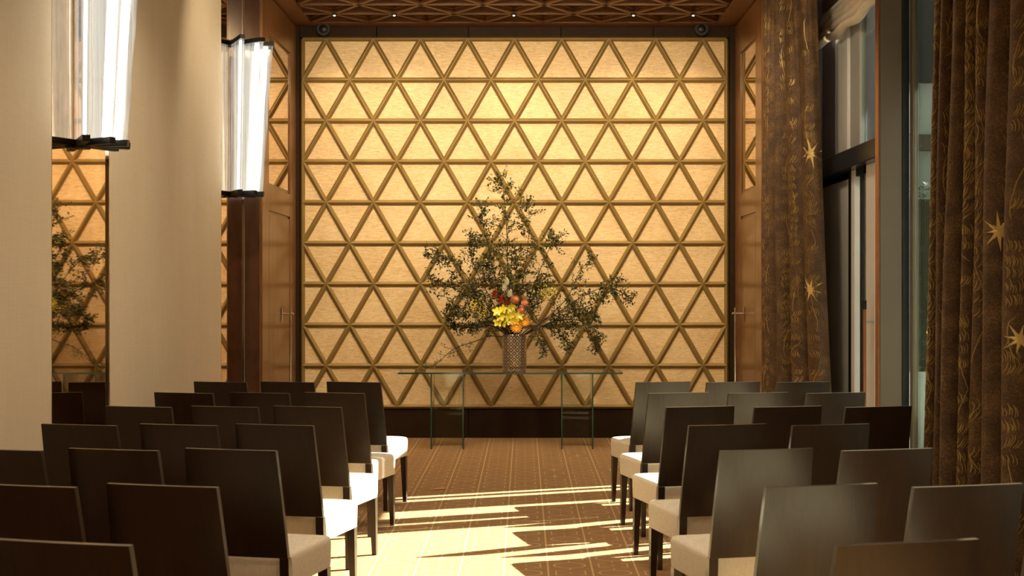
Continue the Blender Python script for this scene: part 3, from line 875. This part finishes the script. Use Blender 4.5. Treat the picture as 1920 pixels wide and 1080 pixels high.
# ---------------------------------------------------------------- branches
BASE = Vector((VX, VY, vz+.30))
def bez(pts, n):
    P = [Vector(p) for p in pts]; out = []
    P = [P[0]*2-P[1]]+P+[P[-1]*2-P[-2]]
    for i in range(1, len(P)-2):
        for k in range(n):
            t = k/n; a, b, c, d = P[i-1], P[i], P[i+1], P[i+2]
            out.append(.5*((2*b)+(c-a)*t+(2*a-5*b+4*c-d)*t*t+(3*b-a-3*c+d)*t**3))
    out.append(P[-2]); return out
def leaf(vs, fs, mi, p, d, size, m):
    d = d.normalized(); a = d.cross(Vector((random.gauss(0, 1), random.gauss(0, 1), random.gauss(0, 1))))
    if a.length < 1e-3: a = d.orthogonal()
    a.normalize(); nrm = a.cross(d)*size*.18; b = len(vs)
    w = size*random.uniform(.26, .36)
    vs += [p, p+d*size*.45+a*w-nrm, p+d*size, p+d*size*.45-a*w-nrm, p+d*size*.45+nrm*.4]
    fs += [(b, b+1, b+4), (b+1, b+2, b+4), (b+2, b+3, b+4), (b+3, b, b+4)]; mi += [m]*4
def branch(label, px, depth, nl, tw=14, mats=('leafd', 'leafo', 'leafy'), wts=(6, 3, 1), thick=.006, lsize=(.019, .034), start=.25, spread=.16, droop=0, flowers=None):
    n = len(px); pts = [BASE+Vector(((px[0][0]-964)*.0022, random.uniform(-.03, .03), 0))]
    for i, (x, y) in enumerate(px[1:]):
        pts.append(at(x, y, VY+depth*(i+1)/(n-1)))
    C = bez(pts, 7); m = len(C)
    e = empty('leafy_branch' if not flowers else 'flower_spray', BASE, label, 'branch' if not flowers else 'flower', None)
    vs, fs = tube_vf([c-BASE for c in C], [thick*(1-.75*i/m) for i in range(m)], 5)
    lv, lf, mi = [], [], []
    per = max(1, nl//tw)
    for t in range(tw):
        f = start+(1-start)*(t+random.random()*.8)/tw; i = min(m-2, int(f*(m-1))); p = C[i]; d = (C[i+1]-C[i]).normalized()
        side = Vector((random.gauss(0, 1), random.gauss(0, .8), random.gauss(0, 1)))
        side = (side-d*side.dot(d)); side.normalize()
        L = spread*random.uniform(.5, 1.5)*(1.2-f*.55)
        q = [p]; cur = p; dd = (d*.55+side).normalized()
        for s in range(4):
            dd = (dd+Vector((random.gauss(0, .22), random.gauss(0, .22), random.gauss(0, .22)-droop))).normalized(); cur = cur+dd*L/4; q.append(cur)
        tube_vf([c-BASE for c in q], [.0022, .0018, .0015, .0012, .0009], 4, vs, fs)
        for k in range(per):
            s = random.uniform(.15, 1.0)*4; j = min(3, int(s)); lp = q[j].lerp(q[j+1], s-j)
            ld = (q[j+1]-q[j]).normalized()*.4+Vector((random.gauss(0, 1), random.gauss(0, 1), random.gauss(0, .8)+.1))
            mm = random.choices(range(len(mats)), wts)[0]
            off = Vector((random.gauss(0, .012), random.gauss(0, .012), random.gauss(0, .012)))
            leaf(lv, lf, mi, lp+off-BASE, ld, random.uniform(*lsize), mm)
    # a few at the tip
    for k in range(6): leaf(lv, lf, mi, C[-1]-BASE+Vector((random.gauss(0, .01), random.gauss(0, .01), random.gauss(0, .01))), C[-1]-C[-3]+Vector((random.gauss(0, .05), random.gauss(0, .05), random.gauss(0, .05))), lsize[0], 0)
    raw('stem', vs, fs, M['branch'], e, smooth=True)
    tag(raw('leaves' if not flowers else 'florets', lv, lf, [M[k] for k in mats], e, mi=mi), kind='stuff')
random.seed(42)
BR = [
 ('tallest leafy branch rising straight up from the vase', [(962,628),(956,570),(952,500),(950,430),(944,360),(936,328)], .0, 420, 30, dict(wts=(3, 4, 3), spread=.19, start=.3, thick=.008)),
 ('upright leafy branch just left of the tallest one', [(958,628),(938,560),(920,480),(905,420),(903,385)], .06, 300, 20, dict(spread=.17)),
 ('upright leafy branch just right of the tallest one', [(966,628),(975,560),(988,480),(992,410),(988,368)], -.05, 320, 22, dict(wts=(3, 4, 3), spread=.17)),
 ('leafy branch leaning to the upper right of the vase', [(968,628),(992,560),(1015,500),(1035,455),(1038,446)], .08, 280, 18, dict(spread=.16)),
 ('leafy branch reaching to the far upper left tip', [(955,628),(905,560),(865,505),(830,480),(796,478)], -.06, 300, 20, dict(spread=.15)),
 ('leafy branch reaching left at the height of the red blooms', [(955,628),(900,575),(860,545),(830,530),(804,522)], .05, 220, 16, dict(spread=.14)),
 ('bushy branch spreading left above the vase rim', [(954,628),(915,600),(880,585),(852,590),(838,570)], -.1, 320, 18, dict(spread=.15)),
 ('bushy branch drooping left beside the vase', [(954,628),(925,612),(895,612),(865,610),(838,606)], .1, 260, 16, dict(spread=.13, droop=.12)),
 ('thin twiggy branch drooping to the lower left over the table', [(954,628),(925,630),(885,642),(850,655),(818,682),(790,690)], -.12, 90, 14, dict(spread=.12, lsize=(.012, .022), start=.4)),
 ('long arching branch to the upper right tip', [(972,628),(1020,600),(1062,560),(1082,520),(1098,495),(1116,482)], .05, 150, 16, dict(spread=.13)),
 ('long branch reaching to the far right tip', [(972,628),(1030,598),(1085,560),(1130,540),(1165,548),(1183,560)], -.08, 240, 20, dict(spread=.14)),
 ('branch reaching right and rising at its end', [(972,628),(1040,590),(1100,575),(1140,550),(1165,518)], .12, 200, 18, dict(spread=.13)),
 ('branch spreading low to the right and drooping', [(974,628),(1030,605),(1080,600),(1115,620),(1125,655)], -.1, 330, 22, dict(spread=.15, droop=.1)),
 ('bushy branch to the right at rim height', [(974,628),(1020,610),(1062,600),(1095,600),(1118,590)], .1, 300, 20, dict(spread=.15)),
 ('short branch drooping at the right of the vase', [(972,628),(995,615),(1010,632),(1018,650),(1022,662)], -.1, 90, 9, dict(spread=.08, droop=.1, start=.4)),
 ('small drooping branch further right of the vase', [(972,628),(1015,610),(1050,620),(1062,640),(1070,652)], -.03, 110, 10, dict(spread=.09, droop=.1, start=.45)),
 ('dense leafy branch filling the centre behind the blooms', [(962,628),(950,590),(935,545),(925,505),(915,480)], .12, 420, 24, dict(spread=.19, start=.2)),
 ('dense leafy branch right behind the coral blooms', [(966,628),(985,590),(1005,550),(1020,520)], .12, 340, 22, dict(spread=.18, start=.2)),
 ('dense leafy branch low behind the yellow orchids on the left', [(960,628),(935,600),(900,565),(878,540)], .1, 380, 20, dict(spread=.17, start=.2, wts=(4, 3, 3))),
 ('dense upright leafy branch above the white blooms', [(962,628),(960,580),(968,520),(966,460)], .1, 420, 22, dict(spread=.17, start=.25)),
 ('leafy branch between the far left tip and the tall branches', [(958,628),(920,560),(890,500),(880,460),(888,450)], .02, 240, 16, dict(spread=.13)),
]
for lb, px, dp_, nl, tw, kw in BR: branch(lb, px, dp_, int(nl*2.2), int(tw*1.8), **kw)
for lb, px, dp_, nl, tw in (('spray of tiny yellow florets left of the yellow orchids', [(955,628),(925,595),(900,580),(885,572)], -.15, 200, 16),
                            ('spray of tiny yellow florets right of the coral blooms', [(970,628),(1005,570),(1020,550),(1042,545)], -.15, 200, 16)):
    branch(lb, px, dp_, nl, tw, mats=('yellow', 'leafy'), wts=(5, 2), spread=.09, start=.45, lsize=(.012, .020), flowers=True)

# ---------------------------------------------------------------- blooms
def stem_to(e, c):
    p0 = BASE-Vector(c); p0.z -= .1
    vs, fs = tube_vf([p0, p0*.5+Vector((0, 0, -.01)), (0, 0, 0)], .003, 5); raw('stem', vs, fs, M['branch'], e, smooth=True)
def petal(bm, R3, l, w, curl=.3, z=0, mid=3):
    rows = []
    for i in range(mid+1):
        t = i/mid; ww = w*math.sin(math.pi*(.12+.80*t))**.8; zz = z+curl*l*t*t
        rows.append([bm.verts.new(R3 @ Vector((-ww, l*t, zz+.15*ww))), bm.verts.new(R3 @ Vector((0, l*t, zz))), bm.verts.new(R3 @ Vector((ww, l*t, zz+.15*ww)))])
    for a, b in zip(rows[:-1], rows[1:]):
        bm.faces.new((a[0], a[1], b[1], b[0])); bm.faces.new((a[1], a[2], b[2], b[1]))
FACE = Matrix.Rotation(R(90), 4, 'X')
def orchid(px, py, Yd, s, lb):
    c = at(px, py, Yd); e = empty('orchid_bloom', c, lb, 'flower', 'yellow orchid blooms above the vase rim'); stem_to(e, c)
    tilt = Matrix.Rotation(random.uniform(-.6, .6), 4, 'Z') @ Matrix.Rotation(random.uniform(-.5, .4), 4, 'X') @ FACE
    for k in range(5):
        bm = bmesh.new(); petal(bm, tilt @ Matrix.Rotation(2*math.pi*k/5+random.uniform(-.1, .1), 4, 'Z'), s, s*.36, .25); mk('petal', bm, M['yellow'], e, smooth='all')
    bm = bmesh.new(); petal(bm, tilt @ Matrix.Rotation(math.pi, 4, 'Z'), s*.55, s*.22, .9); mk('lip', bm, M['orange'] if random.random() < .3 else M['white'], e, smooth='all')
random.seed(9)
for (x, y, w) in ((932,585,'upper left edge'), (944,580,'top'), (956,580,'top right'), (938,595,'left middle'), (950,592,'centre'), (962,590,'right of centre'), (973,592,'right edge'), (943,606,'lower left'), (955,603,'lower middle'), (966,602,'lower right'), (934,604,'lower left edge'), (961,576,'uppermost, touching the coral blooms')):
    orchid(x, y, VY-.14+random.uniform(-.03, .03), .048, 'bright yellow orchid bloom, %s of the yellow cluster over the vase' % w)
def mum(px, py, Yd, s, lb):
    c = at(px, py, Yd); e = empty('chrysanthemum', c, lb, 'flower'); stem_to(e, c)
    bm = bmesh.new()
    for r_, (n_, cu, sc) in enumerate(((16, .15, 1), (14, .45, .85), (10, .9, .6))):
        for k in range(n_): petal(bm, FACE @ Matrix.Rotation(2*math.pi*(k+.5*r_)/n_, 4, 'Z'), s*sc, s*.11, cu, .004*r_, 3)
    tag(mk('petals', bm, M['orange'], e, smooth='all'), kind='stuff')
    bm = bmesh.new(); bmesh.ops.create_icosphere(bm, subdivisions=2, radius=s*.22, matrix=Matrix.Translation((0, -.008, 0))); mk('flower_centre', bm, M['yellow'], e, smooth='all')
mum(968, 613, VY-.15, .062, 'large orange chrysanthemum hanging over the vase rim')
mum(984, 603, VY-.10, .052, 'smaller orange chrysanthemum right of the large one')
def pin(px, py, Yd, s, lb):
    c = at(px, py, Yd); e = empty('pincushion_bloom', c, lb, 'flower', 'coral pincushion blooms'); stem_to(e, c)
    bm = bmesh.new(); bmesh.ops.create_icosphere(bm, subdivisions=3, radius=s*.72); mk('bloom_core', bm, M['coral'], e, smooth='all')
    vs, fs = [], []
    for k in range(220):
        z = 1-2*(k+.5)/220; a = k*2.39996; r_ = math.sqrt(1-z*z); d = Vector((r_*math.cos(a), r_*math.sin(a), z))
        o_ = d.orthogonal().normalized()*.0022; o2 = d.cross(o_); b = len(vs)
        vs += [d*s*.6+o_, d*s*.6-o_*.5+o2*.8, d*s*.6-o_*.5-o2*.8, d*s*1.02]; fs += [(b, b+1, b+3), (b+1, b+2, b+3), (b+2, b, b+3)]
    tag(raw('styles', vs, fs, M['coral'], e), kind='stuff')
pin(966, 562, VY-.10, .046, 'coral pincushion bloom, highest of the three'); pin(984, 569, VY-.09, .040, 'coral pincushion bloom, rightmost of the three'); pin(977, 582, VY-.13, .038, 'coral pincushion bloom, lowest of the three')
def spike(px, py, Yd, s, lb, mat, nm):
    c = at(px, py, Yd); e = empty(nm, c, lb, 'flower'); stem_to(e, c)
    bm = bmesh.new()
    for k in range(26):
        t = k/26; a = k*2.4; p = Vector((math.cos(a)*.012*(1-t*.6), math.sin(a)*.012*(1-t*.6), s*(t*2-1)))
        rot = Matrix.Translation(p) @ Matrix.Rotation(a-math.pi/2, 4, 'Z') @ Matrix.Rotation(.5, 4, 'X')
        petal(bm, rot, .026, .009, .5, 0, 2)
    tag(mk('petals', bm, M[mat], e, smooth='all'), kind='stuff')
spike(928, 552, VY-.1, .035, 'red flower spike at the left of the blooms', 'red', 'red_bloom')
spike(939, 563, VY-.12, .035, 'red flower spike between the white and the yellow blooms', 'red', 'red_bloom')
spike(951, 568, VY-.11, .025, 'small red flower spike touching the coral blooms', 'red', 'red_bloom')
spike(946, 540, VY-.2, .030, 'white flower spike above the red blooms', 'white', 'white_bloom')
spike(956, 552, VY-.2, .028, 'white flower spike just left of the coral blooms', 'white', 'white_bloom')
spike(950, 531, VY-.2, .022, 'white flower spike, topmost of the white blooms', 'white', 'white_bloom')
# fallen petal on the carpet
pt = at(812, 918.5, 3450/374.5)
fe = empty('fallen_leaf', (pt.x, pt.y, .004), 'orange fallen leaf lying on the carpet of the aisle', 'leaf')
bm = bmesh.new(); petal(bm, Matrix.Rotation(R(-80), 4, 'Z'), .10, .022, .06, 0, 5); mk('leaf_blade', bm, M['coral'], fe, smooth='all')
